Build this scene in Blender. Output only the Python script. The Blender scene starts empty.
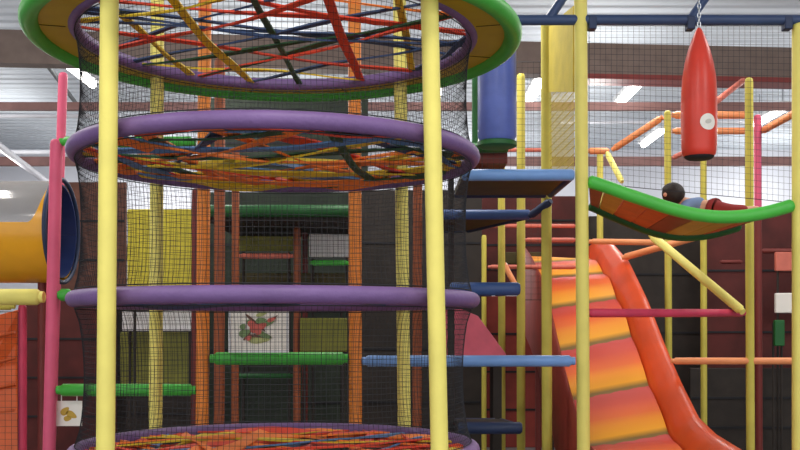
import bpy, bmesh, math, random
from mathutils import Vector, Matrix
random.seed(7)
scene = bpy.context.scene
COL = scene.collection
F = 1017.0; CX = 400.0; HY = 328.0; CZ = 1.55      # focal length in pixels, horizon row, eye height
PI = math.pi

def P(px, py, d):                                   # a point of the room seen at (px,py), d metres away
    return Vector(((px-CX)*d/F, d, CZ+(HY-py)*d/F))

# ------------------------------------------------------------------ materials
def lin(c):
    return tuple(((v/255)/12.92 if v/255 <= .04045 else ((v/255+.055)/1.055)**2.4) for v in c)
MATS = {}
def mat(name, rgb, rough=.5, metal=0, var=.10, scale=6, bump=.0, bscale=60, spec=.4, emit=None, trans=0, alpha=None):
    m = bpy.data.materials.new(name); m.use_nodes = True
    nt = m.node_tree; b = nt.nodes['Principled BSDF']
    c = lin(rgb)
    b.inputs['Roughness'].default_value = rough
    b.inputs['Metallic'].default_value = metal
    b.inputs['Specular IOR Level'].default_value = spec
    tc = nt.nodes.new('ShaderNodeTexCoord')
    nz = nt.nodes.new('ShaderNodeTexNoise'); nz.inputs['Scale'].default_value = scale; nz.inputs['Detail'].default_value = 3
    nt.links.new(tc.outputs['Object'], nz.inputs['Vector'])
    rp = nt.nodes.new('ShaderNodeValToRGB')
    rp.color_ramp.elements[0].position = .3; rp.color_ramp.elements[1].position = .7
    rp.color_ramp.elements[0].color = tuple(max(0, v*(1-var)) for v in c)+(1,)
    rp.color_ramp.elements[1].color = tuple(min(1, v*(1+var)) for v in c)+(1,)
    nt.links.new(nz.outputs['Fac'], rp.inputs['Fac'])
    nt.links.new(rp.outputs['Color'], b.inputs['Base Color'])
    if bump:
        n2 = nt.nodes.new('ShaderNodeTexNoise'); n2.inputs['Scale'].default_value = bscale
        nt.links.new(tc.outputs['Object'], n2.inputs['Vector'])
        bp = nt.nodes.new('ShaderNodeBump'); bp.inputs['Strength'].default_value = bump; bp.inputs['Distance'].default_value = .01
        nt.links.new(n2.outputs['Fac'], bp.inputs['Height']); nt.links.new(bp.outputs['Normal'], b.inputs['Normal'])
    if emit:
        b.inputs['Emission Color'].default_value = (1, .97, .92, 1); b.inputs['Emission Strength'].default_value = emit
    if trans:
        b.inputs['Transmission Weight'].default_value = trans
    if alpha is not None:
        b.inputs['Alpha'].default_value = alpha
    MATS[name] = m
    return m
mat('yellow_foam', (236,222,116), .55, bump=.15, var=.05)
mat('olive_foam', (204,190,82), .55, bump=.15, var=.08)
mat('orange_foam', (232,134,48), .5, bump=.15, var=.08)
mat('brown_foam', (150,78,42), .55, bump=.15)
mat('maroon_foam', (112,42,36), .55, bump=.1)
mat('pink_foam', (222,92,124), .5, bump=.15, var=.06)
mat('rose_rail', (205,62,92), .5, bump=.1)
mat('green_foam', (66,168,58), .45, bump=.12, var=.08)
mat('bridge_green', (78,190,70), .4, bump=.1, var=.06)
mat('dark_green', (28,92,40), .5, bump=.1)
mat('purple_foam', (114,86,136), .5, bump=.25, bscale=45, var=.10)
mat('blue_foam', (116,156,212), .4, bump=.1, var=.07)
mat('bag_blue', (88,104,176), .38, bump=.1, var=.12)
mat('deep_blue', (58,84,136), .45, bump=.1)
mat('liner_blue', (40,56,108), .5)
mat('steel_blue', (54,72,108), .45, bump=.05)
mat('navy', (38,52,84), .5)
mat('yellow_vinyl', (184,156,24), .5, bump=.05, var=.06)
mat('gold_net', (190,170,56), .7, bump=.3, bscale=90)
mat('strap_red', (214,66,40), .6, bump=.2, bscale=120)
mat('strap_yellow', (216,184,36), .6, bump=.2, bscale=120)
mat('strap_blue', (48,68,104), .6, bump=.2, bscale=120)
mat('strap_sky', (84,124,170), .6, bump=.2, bscale=120)
mat('strap_green', (34,74,40), .6, bump=.2, bscale=120)
mat('strap_orange', (236,124,44), .6, bump=.2, bscale=120)
mat('net_black', (34,34,38), .8, var=.2)
mat('red_vinyl', (214,62,46), .35, bump=.12, bscale=14, var=.08)
mat('white_print', (236,230,220), .5, var=.03)
mat('white_plastic', (226,226,228), .45, var=.03)
mat('ink_grey', (120,112,110), .6)
mat('ink_emblem', (200,196,186), .6)
mat('ink_red', (208,104,92), .6)
mat('ink_green', (122,148,98), .6)
mat('ink_brown', (112,78,62), .6)
mat('ink_olive', (180,184,120), .6)
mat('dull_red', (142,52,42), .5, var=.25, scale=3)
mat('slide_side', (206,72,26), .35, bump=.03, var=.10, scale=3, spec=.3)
mat('tube_orange', (232,164,28), .28, bump=.02, var=.05, spec=.5)
mat('tube_orange_deep', (222,98,34), .35, bump=.02)
mat('dark_board', (46,39,34), .7, var=.25)  # interior shade put into the board colour; also plain dark legs
mat('shaded_maroon', (82,32,29), .75, var=.3, scale=3)  # maroon boards, coloured darker to keep the interior in shade
mat('dark_green_board', (38,47,35), .75, var=.3, scale=3)  # dark green that also holds the shade of the interior
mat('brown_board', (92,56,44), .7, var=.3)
mat('olive_board', (70,62,26), .65, var=.2)
mat('yellow_board', (214,198,60), .6, var=.1)
mat('olive_dim', (122,122,44), .6, var=.15)
mat('plank_orange', (206,92,40), .5, var=.12)
mat('plank_yellow', (196,158,54), .5, var=.12)
mat('plank_brown', (132,66,46), .5, var=.12)
mat('rail_orange', (238,150,96), .45, var=.06)
mat('salmon_rail', (206,110,92), .5)
mat('pink_vinyl', (226,98,118), .4, bump=.03)
mat('chain_steel', (186,190,196), .3, metal=.9)
mat('beam_brown', (116,100,92), .7, var=.12)
mat('beam_red', (128,52,48), .6)
mat('purlin_brown', (126,92,88), .7)
mat('pipe_white', (220,220,226), .5, var=.03)
mat('conduit_grey', (86,90,92), .6)
mat('wall_paint', (220,222,230), .8, var=.05, scale=.6)
mat('side_paint', (150,152,158), .85, var=.06, scale=.6)
mat('floor_mat', (124,118,118), .6, var=.15, scale=2, bump=.05)
mat('lamp_tube', (255,255,255), .5, emit=9)
mat('lamp_case', (226,228,230), .5)
mat('skin', (224,168,140), .5, var=.04, scale=20)
mat('hair', (38,26,22), .6, var=.3, scale=40, bump=.5, bscale=90)
mat('shirt_blue', (112,134,172), .8, var=.08, bump=.2)
mat('trouser_red', (146,44,44), .8, var=.1, bump=.2)
mat('eye_white', (240,240,236), .3)
mat('eye_dark', (30,22,20), .3)
mat('lip', (190,96,92), .5)
# ribbed ceiling sheet
def ceiling_mat():
    m = mat('ceiling_sheet', (214,222,230), .6, var=.05, scale=.4)
    nt = m.node_tree; b = nt.nodes['Principled BSDF']
    tc = nt.nodes.new('ShaderNodeTexCoord'); w = nt.nodes.new('ShaderNodeTexWave')
    w.bands_direction = 'Y'; w.inputs['Scale'].default_value = .9
    bp = nt.nodes.new('ShaderNodeBump'); bp.inputs['Strength'].default_value = .8; bp.inputs['Distance'].default_value = .12
    nt.links.new(tc.outputs['Object'], w.inputs['Vector']); nt.links.new(w.outputs['Fac'], bp.inputs['Height'])
    nt.links.new(bp.outputs['Normal'], b.inputs['Normal'])
ceiling_mat()
# slide bed: painted bands red, orange, yellow down every wave, closed by a painted shadow line
def slide_mat():
    m = mat('slide_bands', (230,110,40), .5, spec=.2)
    nt = m.node_tree; b = nt.nodes['Principled BSDF']
    tc = nt.nodes.new('ShaderNodeTexCoord'); sx = nt.nodes.new('ShaderNodeSeparateXYZ')
    nt.links.new(tc.outputs['Object'], sx.inputs[0])
    a = nt.nodes.new('ShaderNodeMath'); a.operation = 'MULTIPLY_ADD'      # y + skew*x
    a.inputs[1].default_value = -.28; nt.links.new(sx.outputs['X'], a.inputs[0]); nt.links.new(sx.outputs['Y'], a.inputs[2])
    s = nt.nodes.new('ShaderNodeMath'); s.operation = 'SUBTRACT'; s.inputs[0].default_value = 10.03; nt.links.new(a.outputs[0], s.inputs[1])
    d = nt.nodes.new('ShaderNodeMath'); d.operation = 'DIVIDE'; d.inputs[1].default_value = .69; nt.links.new(s.outputs[0], d.inputs[0])
    f = nt.nodes.new('ShaderNodeMath'); f.operation = 'FRACT'; nt.links.new(d.outputs[0], f.inputs[0])
    r = nt.nodes.new('ShaderNodeValToRGB'); e = r.color_ramp.elements
    e[0].position = 0; e[0].color = lin((186,66,62))+(1,)
    e[1].position = .96; e[1].color = lin((120,92,34))+(1,)  # dark olive stop paints the thin shadow under each wave
    for pos, c in ((.30,(196,66,44)), (.42,(206,80,36)), (.58,(216,98,32)), (.70,(226,136,30)), (.88,(230,158,36))):
        x = e.new(pos); x.color = lin(c)+(1,)
    nt.links.new(f.outputs[0], r.inputs['Fac']); nt.links.new(r.outputs['Color'], b.inputs['Base Color'])
slide_mat()
# clear dome window of the tube slide
def clear_mat():
    m = bpy.data.materials.new('clear_plastic'); m.use_nodes = True
    nt = m.node_tree; nt.nodes.remove(nt.nodes['Principled BSDF'])
    out = nt.nodes['Material Output']
    t = nt.nodes.new('ShaderNodeBsdfTransparent'); t.inputs[0].default_value = (.9,.88,.86,1)
    g = nt.nodes.new('ShaderNodeBsdfGlossy'); g.inputs['Roughness'].default_value = .08
    dd = nt.nodes.new('ShaderNodeBsdfDiffuse'); dd.inputs[0].default_value = (.62,.58,.55,1)
    nz = nt.nodes.new('ShaderNodeTexNoise'); nz.inputs['Scale'].default_value = 9
    mx0 = nt.nodes.new('ShaderNodeMixShader'); mx0.inputs[0].default_value = .55
    nt.links.new(dd.outputs[0], mx0.inputs[1]); nt.links.new(g.outputs[0], mx0.inputs[2])
    mx = nt.nodes.new('ShaderNodeMixShader'); mx.inputs[0].default_value = .55
    nt.links.new(t.outputs[0], mx.inputs[1]); nt.links.new(mx0.outputs[0], mx.inputs[2])
    nt.links.new(mx.outputs[0], out.inputs['Surface'])
    MATS['clear_plastic'] = m
clear_mat()

# ------------------------------------------------------------------ object helpers
def obj(name, bm, m, parent=None, smooth=True, bevel=0):
    me = bpy.data.meshes.new(name)
    bmesh.ops.recalc_face_normals(bm, faces=bm.faces[:])
    bm.to_mesh(me); bm.free()
    if smooth:
        for p in me.polygons: p.use_smooth = True
    o = bpy.data.objects.new(name, me); COL.objects.link(o)
    me.materials.append(MATS[m])
    if parent is not None:
        o.parent = parent
        o.matrix_parent_inverse = Matrix.Translation(-parent.location)
    if bevel:
        b = o.modifiers.new('bevel', 'BEVEL'); b.width = bevel; b.segments = 3; b.limit_method = 'ANGLE'
    if smooth:
        e = o.modifiers.new('split', 'EDGE_SPLIT'); e.split_angle = math.radians(50)
    return o
def thing(name, label, cat, loc=(0,0,0), group=None):
    o = bpy.data.objects.new(name, None); COL.objects.link(o)
    o.location = loc; o.empty_display_size = .1
    o['label'] = label; o['category'] = cat
    if group: o['group'] = group
    return o
def tag(o, label, cat, group=None):
    o['label'] = label; o['category'] = cat
    if group: o['group'] = group
    return o
def struct(name, bm, m, label=None):
    o = obj(name, bm, m, smooth=False); o['kind'] = 'structure'
    return o
def NB(): return bmesh.new()
def box(bm, lo, hi):
    x0,y0,z0 = lo; x1,y1,z1 = hi
    v = [bm.verts.new(c) for c in ((x0,y0,z0),(x1,y0,z0),(x1,y1,z0),(x0,y1,z0),(x0,y0,z1),(x1,y0,z1),(x1,y1,z1),(x0,y1,z1))]
    for f in ((0,3,2,1),(4,5,6,7),(0,1,5,4),(1,2,6,5),(2,3,7,6),(3,0,4,7)): bm.faces.new([v[i] for i in f])
    return bm
def prism(bm, pts, vec):                              # extrude polygon pts by vec
    vec = Vector(vec)
    a = [bm.verts.new(p) for p in pts]; b = [bm.verts.new(Vector(p)+vec) for p in pts]
    bm.faces.new(a); bm.faces.new(b[::-1])
    n = len(pts)
    for i in range(n): bm.faces.new((a[i], a[(i+1)%n], b[(i+1)%n], b[i]))
    return bm
def tube(bm, pts, r, n=16, closed=False, round_ends=False):
    pts = [Vector(p) for p in pts]
    rs = list(r) if isinstance(r, (list, tuple)) else [r]*len(pts)
    if round_ends and not closed:
        d0 = (pts[0]-pts[1]).normalized(); d1 = (pts[-1]-pts[-2]).normalized()
        e = rs[0]*.35; f_ = rs[-1]*.35
        pts = [pts[0]-d0*0, *pts[1:-1], pts[-1]]
        pts = [pts[0], pts[0]-d0*e] + pts[1:-1] + [pts[-1]-d1*f_, pts[-1]]
        rs = [rs[0]*.72, rs[0]] + rs[1:-1] + [rs[-1], rs[-1]*.72]
    rings = []; m = len(pts); up = None
    for i, p in enumerate(pts):
        if closed: t = pts[(i+1)%m]-pts[i-1]
        else: t = pts[min(i+1,m-1)]-pts[max(i-1,0)]
        t.normalize()
        if up is None:
            up = Vector((0,0,1)) if abs(t.z) < .9 else Vector((1,0,0))
        u = (up - t*up.dot(t))
        if u.length < 1e-5: u = t.orthogonal()
        u.normalize(); w = t.cross(u); up = u
        rings.append([bm.verts.new(p+(u*math.cos(a)+w*math.sin(a))*rs[i]) for a in (2*PI*k/n for k in range(n))])
    for i in range(m if closed else m-1):
        A = rings[i]; B = rings[(i+1)%m]
        for k in range(n): bm.faces.new((A[k], A[(k+1)%n], B[(k+1)%n], B[k]))
    if not closed:
        bm.faces.new(rings[0][::-1]); bm.faces.new(rings[-1])
    return bm
def line(bm, pts, r):                                 # thin cord, three sided, open ends
    rings = []; m = len(pts)
    for i, p in enumerate(pts):
        t = (pts[min(i+1,m-1)]-pts[max(i-1,0)]).normalized()
        u = Vector((0,0,1)) if abs(t.z) < .9 else Vector((1,0,0))
        u = (u - t*u.dot(t)).normalized(); w = t.cross(u)
        rings.append([bm.verts.new(p+(u*math.cos(a)+w*math.sin(a))*r) for a in (0, 2.094, 4.189)])
    for i in range(m-1):
        A = rings[i]; B = rings[i+1]
        for k in range(3): bm.faces.new((A[k], A[(k+1)%3], B[(k+1)%3], B[k]))
def lathe(bm, prof, c, n=28):                          # prof (radius, z) about the vertical through c
    c = Vector(c); rings = []
    for r, z in prof:
        rings.append([bm.verts.new(c+Vector((r*math.cos(2*PI*k/n), r*math.sin(2*PI*k/n), z))) for k in range(n)])
    for A, B in zip(rings, rings[1:]):
        for k in range(n): bm.faces.new((A[k], A[(k+1)%n], B[(k+1)%n], B[k]))
    bm.faces.new(rings[0][::-1]); bm.faces.new(rings[-1])
    return bm
def ribbon(bm, pts, w, th, roll=None):                  # flat webbing strap with thickness
    secs = []; m = len(pts)
    for i, p in enumerate(pts):
        t = (pts[min(i+1,m-1)]-pts[max(i-1,0)]).normalized()
        s = t.cross(Vector((0,0,1))).normalized(); n = s.cross(t)
        a = roll[i] if roll else 0
        s2 = s*math.cos(a)+n*math.sin(a); n2 = -s*math.sin(a)+n*math.cos(a)
        secs.append([bm.verts.new(p+s2*x*w/2+n2*y*th/2) for x, y in ((-1,-1),(1,-1),(1,1),(-1,1))])
    for A, B in zip(secs, secs[1:]):
        for k in range(4): bm.faces.new((A[k], A[(k+1)%4], B[(k+1)%4], B[k]))
    bm.faces.new(secs[0][::-1]); bm.faces.new(secs[-1])
def net(name, A, B, C, D, cell, r, label, sag=0, m='net_black', group=None):
    """Net with corners A (top left), B (top right), C (bottom right), D (bottom left)."""
    o = thing(name, label, 'net', tuple(D), group)
    nu = max(2, int((B-A).length/cell)); nv = max(2, int((D-A).length/cell))
    nrm = (B-A).cross(D-A).normalized()
    def S(u, v): return (A*(1-u)+B*u)*(1-v)+(D*(1-u)+C*u)*v + nrm*sag*math.sin(PI*u)*math.sin(PI*v)
    bm = NB()
    k = 6 if sag else 1
    for i in range(1, nu): line(bm, [S(i/nu, j/k) for j in range(k+1)], r)
    for j in range(1, nv): line(bm, [S(i/k, j/nv) for i in range(k+1)], r)
    obj('mesh_cords', bm, m, o, smooth=False)
    bm = NB()
    for a, b in ((A,B),(B,C),(C,D),(D,A)): line(bm, [a, b], r*2.6)
    obj('border_rope', bm, m, o, smooth=False)
    return o

def post(px_top, py_top, px_bot, d, dia, m, label, group, name='padded_post', z_top=None, xy=None, z0=0.0, split=None):
    """Foam sleeved scaffold post standing on the floor."""
    zt = z_top if z_top is not None else CZ+(HY-py_top)*d/F
    if xy is None:
        # image columns are at rows 0 and 450: turn them into a slight lean
        xa = (px_top-CX)*d/F; xb = (px_bot-CX)*d/F
        za = CZ+(HY-0)*d/F; zb = CZ+(HY-450)*d/F
        def X(z): return xb+(xa-xb)*(z-zb)/(za-zb)
        ya = yb = d
    else:
        X = lambda z: xy[0]; ya = yb = xy[1]
    o = thing(name, label, 'post', (X(z0), d, z0), group)
    r = dia/2
    zs_ = z0+.012
    if split:
        zs_ = split[0]
        bm = NB(); tube(bm, [(X(z0+.012), yb, z0+.012), (X(zs_), ya, zs_)], r, 20); obj('foam_sleeve', bm, split[1], o)['label'] = 'dark red lower sleeve'
    bm = NB(); tube(bm, [(X(zs_), yb, zs_), (X(zt-.02), ya, zt-.02)], r, 20)
    obj('foam_sleeve', bm, m, o)
    bm = NB(); lathe(bm, [(r*1.5, z0), (r*1.5, z0+.012)], (X(z0), d, 0), 20); obj('base_plate', bm, 'steel_blue', o)
    bm = NB(); lathe(bm, [(r*.96, zt-.02), (r*.9, zt), (r*.6, zt+.012)], (X(zt), d, 0), 20); obj('end_cap', bm, m, o)
    return o
def bar(p, q, dia, m, label, group=None, name='padded_bar', cat='bar', collars=True):
    p = Vector(p); q = Vector(q); t = (q-p).normalized(); r = dia/2
    o = thing(name, label, cat, tuple(p), group)
    c = min(.05, (q-p).length*.1)
    bm = NB(); tube(bm, [p+t*c*.6, q-t*c*.6], r, 18, round_ends=True); obj('foam_sleeve', bm, m, o)
    if collars:
        for a, b in ((p, p+t*c), (q-t*c, q)):
            bm = NB(); tube(bm, [a, b], r*.7, 14); obj('end_fitting', bm, m, o)
    return o

# ------------------------------------------------------------------ the hall
bm = box(NB(), (-13,-2,-.1), (13,26,0)); struct('floor', bm, 'floor_mat')
CEIL = CZ+4.55
bm = box(NB(), (-13,-2,CEIL), (13,26,CEIL+.1)); struct('ceiling', bm, 'ceiling_sheet')
bm = box(NB(), (-13,26,0), (13,26.1,CEIL)); struct('wall_back', bm, 'wall_paint')
bm = box(NB(), (-13.1,-2,0), (-13,26,CEIL)); struct('wall_left', bm, 'side_paint')
bm = box(NB(), (13,-2,0), (13.1,26,CEIL)); struct('wall_right', bm, 'side_paint')
def beam(name, a, b, zlo, zhi, wd, m, flange=None):
    a = Vector(a); b = Vector(b); t = (b-a).normalized(); s = Vector((-t.y, t.x, 0))*wd/2
    bm = NB(); prism(bm, [a.to_2d().to_3d()-s+Vector((0,0,zlo)), b.to_2d().to_3d()-s+Vector((0,0,zlo)), b.to_2d().to_3d()+s+Vector((0,0,zlo)), a.to_2d().to_3d()+s+Vector((0,0,zlo))], (0,0,zhi-zlo))
    o = struct(name, bm, m)
    if flange:
        s2 = s*1.6
        a = a.lerp(b, .58)
        bm = NB(); prism(bm, [a.to_2d().to_3d()-s2+Vector((0,0,zlo-.07)), b.to_2d().to_3d()-s2+Vector((0,0,zlo-.07)), b.to_2d().to_3d()+s2+Vector((0,0,zlo-.07)), a.to_2d().to_3d()+s2+Vector((0,0,zlo-.07))], (0,0,.07))
        obj('flange', bm, flange, o, smooth=False)
    return o
beam('ceiling_beam_1', (-13,13.2,0), (13,15.3,0), CZ+3.57, CZ+4.02, .25, 'beam_brown', 'beam_red')
beam('ceiling_beam_2', (-13,17.3,0), (13,17.3,0), CZ+3.70, CZ+3.83, .12, 'purlin_brown')
beam('ceiling_beam_3', (-13,22.6,0), (13,22.6,0), CZ+3.6, CZ+3.8, .12, 'purlin_brown')
def run(px1, py1, d1, px2, py2, d2, r, m, label, name='service_pipe', cat='pipe'):
    bm = NB(); p, q = P(px1,py1,d1), P(px2,py2,d2); tube(bm, [p, q], r, 12)
    o = obj(name, bm, m); tag(o, label, cat); return o
run(-30, 124, 16.6, 52, 186, 23.9, .07, 'pipe_white', 'thick white pipe sloping away under the ceiling above the orange tube slide')
run(30, 42, 14.2, 84, 114, 19.0, .035, 'conduit_grey', 'thin dark conduit running away along the ceiling at far left', 'conduit', 'conduit')
run(-20, 116, 18, 120, 116, 18, .035, 'pipe_white', 'thin white horizontal pipe crossing the ceiling behind the pink posts')
run(-20, 152, 22, 110, 152, 22, .05, 'pipe_white', 'lower white horizontal pipe on the far ceiling behind the tube slide')
run(560, 122, 20, 900, 122, 20, .03, 'pipe_white', 'thin white pipe crossing the far ceiling behind the red punching bag')
def ceiling_light(x, y, label, L=1.7):
    z = CZ+4.0
    o = thing('fluorescent_light', label, 'light', (x, y, z), 'fluorescent ceiling lights')
    bm = box(NB(), (x-.12,y-L/2,z+.03), (x+.12,y+L/2,z+.10)); obj('housing', bm, 'lamp_case', o, smooth=False)
    bm = NB(); tube(bm, [(x,y-L/2+.03,z-.0), (x,y+L/2-.03,z-.0)], .06, 12); obj('tube_lamp', bm, 'lamp_tube', o)
    for s in (-1, 1):
        bm = NB(); tube(bm, [(x,y+s*L*.35,z+.1), (x,y+s*L*.35,CEIL)], .012, 8); obj('hanger_rod', bm, 'chain_steel', o)
ceiling_light(3.92, 17.3, 'fluorescent tube light hanging left of the red punching bag top')
ceiling_light(5.32, 21.4, 'fluorescent tube light low behind the orange sloping rail')
ceiling_light(2.28, 17.2, 'fluorescent tube light between the two slim yellow posts beside blue bag')
ceiling_light(-5.05, 15.9, 'fluorescent tube light on far left ceiling behind the green disc rim')
ceiling_light(-3.0, 17.2, 'fluorescent tube light seen through the net above the left tower post')
ceiling_light(0.6, 17.2, 'fluorescent tube light behind the right side of the round tower')
ceiling_light(7.0, 19.2, 'fluorescent tube light at far right ceiling beyond the net')

# ------------------------------------------------------------------ round climbing tower
TX, TY = -0.693, 5.75; RR = 1.10; TR = .043
H1, H2, H3, H4 = CZ+1.64, CZ+.955, CZ+.155, CZ-.68
def circ(R, z, n=72, c=(TX,TY)): return [Vector((c[0]+R*math.cos(2*PI*k/n), c[1]+R*math.sin(2*PI*k/n), z)) for k in range(n)]
posts_xy = []
def solve_post(px, front):
    d = 4.8 if front else 6.6; R = RR+TR+.056
    for _ in range(20):
        x = (px-CX)*d/F; dx = x-TX; dy = math.sqrt(R*R-dx*dx); d = TY-dy if front else TY+dy
    return d
for px0, px1, fr, lab in ((109.5,105.5,True,'thick yellow padded post at the front left of the round climbing tower'),
                     (429.5,439.5,True,'thick yellow padded post at the front right of the round climbing tower'),
                     (157.5,155.5,False,'yellow padded post at the back left of the round tower behind its net'),
                     (399.5,404.5,False,'yellow padded post at the back right of the round tower behind its net')):
    d = solve_post((px0+px1)/2, fr)
    post(px0, 0, px1, d, .086, 'yellow_foam', lab, 'yellow tower posts', z_top=CZ+2.35)

def chord(a, b, R):                                     # two plan points -> where their line meets the circle
    a = Vector(a); b = Vector(b); c = Vector((TX,TY)); t = (b-a).normalized()
    m = a-c; k = m.dot(t); disc = k*k-(m.length_squared-R*R)
    if disc <= 0: return None
    s = math.sqrt(disc); return a+t*(-k-s), a+t*(-k+s)
SN = {'sky':'strap_sky','red':'strap_red','yellow':'strap_yellow','blue':'strap_blue','green':'strap_green','orange':'strap_orange'}
def strap(parent, a, b, z, color, w, sag, dz):
    n = 16; pts = []; roll = []
    tw = random.uniform(-.5,.5); ph = random.uniform(0, 6)
    for i in range(n+1):
        u = i/n; p = a.lerp(b, u)
        pts.append(Vector((p.x, p.y, z+dz*math.sin(PI*u)-sag*math.sin(PI*u)+.012*math.sin(7*u+ph)*math.sin(PI*u))))
        roll.append(tw*math.sin(PI*u)+.25*math.sin(9*u+ph))
    bm = NB(); ribbon(bm, pts, w, .010, roll)
    o = obj('strap', bm, SN[color], parent, smooth=False)
    o['label'] = ('light blue' if color == 'sky' else color)+' webbing strap'
    return o
def ring_thing(name, z, label, straps, sags):
    o = thing(name, label, 'climbing ring', (TX,TY,z), 'purple rings of the climbing tower')
    bm = NB(); tube(bm, circ(RR, z), TR*(.85 if z == H1 else 1), 18, closed=True)
    obj('ring_pad', bm, 'purple_foam', o)
    for i, (a, b, c, w) in enumerate(straps):
        e = chord(a, b, RR-TR+.012)
        if e is None: continue
        strap(o, e[0], e[1], z, c, w, sags, random.uniform(-.035,.035))
    return o
# top disc: straps read off the photograph as lines on the ring's plane
def plan(px, py, z):
    d = F*(z-CZ)/(HY-py); return ((px-CX)*d/F, d)
top_lines = [((255,0),(295,75),'green',.055), ((330,0),(360,78),'red',.075), ((151,38),(275,5),'red',.05),
    ((201,76),(336,44),'red',.05), ((275,4),(413,26),'red',.045), ((286,54),(415,71),'red',.045),
    ((130,24),(165,53),'yellow',.06), ((175,0),(238,68),'yellow',.065), ((122,13),(175,3),'yellow',.05),
    ((400,8),(408,50),'yellow',.06), ((225,70),(347,79),'yellow',.045), ((86,12),(196,22),'blue',.045),
    ((230,30),(280,33),'blue',.045), ((227,43),(328,23),'blue',.045), ((303,36),(420,51),'blue',.045),
    ((306,71),(420,49),'blue',.04), ((120,47),(146,39),'blue',.045), ((146,64),(183,58),'green',.06),
    ((443,52),(468,36),'blue',.045), ((437,20),(458,15),'green',.045), ((300,4),(420,12),'orange',.05), ((120,2),(240,12),'red',.05)]
o = ring_thing('climbing_ring', H1, 'wide yellow disc with green rim and purple inner ring topping the round tower',
    [(plan(*a,H1), plan(*b,H1), c, w*.72) for a, b, c, w in top_lines], .0)
RO = 1.325
bm = NB(); tube(bm, circ(RO, H1-.015, 96), .050, 18, closed=True); obj('rim_pad', bm, 'green_foam', o)['label'] = 'green padded outer rim'
bm = NB()
for zz in (H1-.02, H1+.02): pass
A = circ(RR+.02, H1-.022, 96); B = circ(RO-.02, H1-.022, 96); C_ = circ(RO-.02, H1+.022, 96); D_ = circ(RR+.02, H1+.022, 96)
vs = [[bm.verts.new(p) for p in L] for L in (A,B,C_,D_)]
for k in range(96):
    for i in range(4): bm.faces.new((vs[i][k], vs[i][(k+1)%96], vs[(i+1)%4][(k+1)%96], vs[(i+1)%4][k]))
obj('disc_panel', bm, 'yellow_vinyl', o)['label'] = 'yellow vinyl disc panel'
bm = NB()                                                  # stitched seams on the disc
for k in range(12):
    a = 2*PI*(k+.5)/12; c, s = math.cos(a), math.sin(a)
    line(bm, [Vector((TX+c*(RR+.04), TY+s*(RR+.04), H1-.023)), Vector((TX+c*(RO-.04), TY+s*(RO-.04), H1-.023))], .004)
obj('seam', bm, 'olive_board', o, smooth=False)

def rand_straps(n, cols, seed, w=(.04,.07)):
    rs = random.Random(seed); out = []
    for i in range(n):
        a = 2*PI*i/n+rs.uniform(-.12,.12); off = rs.choice((.9,1.3,1.7,2.2,2.7))+rs.uniform(-.2,.2)
        b = a+off
        out.append(((TX+math.cos(a), TY+math.sin(a)), (TX+math.cos(b), TY+math.sin(b)), rs.choice(cols), rs.uniform(*w)))
    return out
ring_thing('climbing_ring', H2, 'upper plain purple ring with colourful crossed straps, below the green rimmed disc',
    rand_straps(46, ['yellow','sky','orange','orange','red','blue','green','yellow'], 11, (.045,.08)), .01)
ring_thing('climbing_ring', H3, 'middle purple ring seen edge-on at eye level above the framed picture',
    rand_straps(16, ['blue','blue','green','orange'], 5, (.035,.05)), .0)
ring_thing('climbing_ring', H4, 'lowest purple ring with orange and yellow straps at the bottom of the photo',
    rand_straps(40, ['orange','red','orange','red','yellow','sky','red'], 23, (.05,.085)), .015)

def tower_net(z0, z1, waist, label, nv=250, cellh=.028, r=.0012):
    o = thing('tower_net', label, 'net', (TX,TY,z0), 'black nets around the round tower')
    bm = NB(); H = z1-z0; R0 = RR-.005
    def rad(u): return R0-waist*math.sin(PI*u)**.6
    ks = 10
    for k in range(nv):
        a = 2*PI*k/nv; c, s = math.cos(a), math.sin(a)
        line(bm, [Vector((TX+c*rad(i/ks), TY+s*rad(i/ks), z0+H*i/ks)) for i in range(ks+1)], r)
    nh = int(H/cellh)
    for j in range(1, nh):
        u = j/nh; R = rad(u); n = 60
        line(bm, [Vector((TX+R*math.cos(2*PI*k/n), TY+R*math.sin(2*PI*k/n), z0+H*u)) for k in range(n+1)], r)
    obj('mesh_cords', bm, 'net_black', o, smooth=False)
    bm = NB()
    for z in (z0, z1): tube(bm, circ(R0, z, 60), .003, 6, closed=True)
    obj('border_rope', bm, 'net_black', o)
    return o
tower_net(H2+TR+.008, H1-TR-.008, .03, 'black netting around the tower between the top disc and upper purple ring')
tower_net(H3+TR+.008, H2-TR-.008, .035, 'black netting around the tower between the upper and middle purple rings')
tower_net(H4+TR+.008, H3-TR-.008, .05, 'black netting pulled in below the middle purple ring around the lowest tier')

# ------------------------------------------------------------------ frame behind the tower (7.8 m plane)
DP = 7.8
post(205, 0, 202, DP, .10, 'orange_foam', 'orange padded post behind the tower left of the framed picture', 'orange frame posts', z_top=CZ+2.6)
post(354.5, 0, 355.5, DP, .10, 'orange_foam', 'orange padded post where the green bar meets the blue bar', 'orange frame posts', z_top=CZ+2.6)
post(60, 0, 49, DP, .095, 'pink_foam', 'bright pink padded post beside the orange tube slide', 'pink posts', z_top=CZ+(HY-141)*DP/F)
post(65.5, 0, 51, 9.6, .085, 'pink_foam', 'upper pink post rising under the left edge of the disc', 'pink posts', z_top=CZ+(HY-74)*9.6/F)
post(22.5, 0, 22.5, 9.0, .075, 'rose_rail', 'slim dark pink post in front of the orange chute at far left', 'pink posts', z_top=CZ+(HY-306)*9/F)
r_ = .055
def hb(x0, x1, y, m, dia, label, group='padded bars of the frame', d=DP, d2=None, y2=None):
    return bar(P(x0,y,d), P(x1,y2 if y2 is not None else y,d2 or d), dia, m, label, group)
hb(210.5, 348, 358.5, 'green_foam', .098, 'green padded bar carrying the framed picture between two orange posts')
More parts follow.
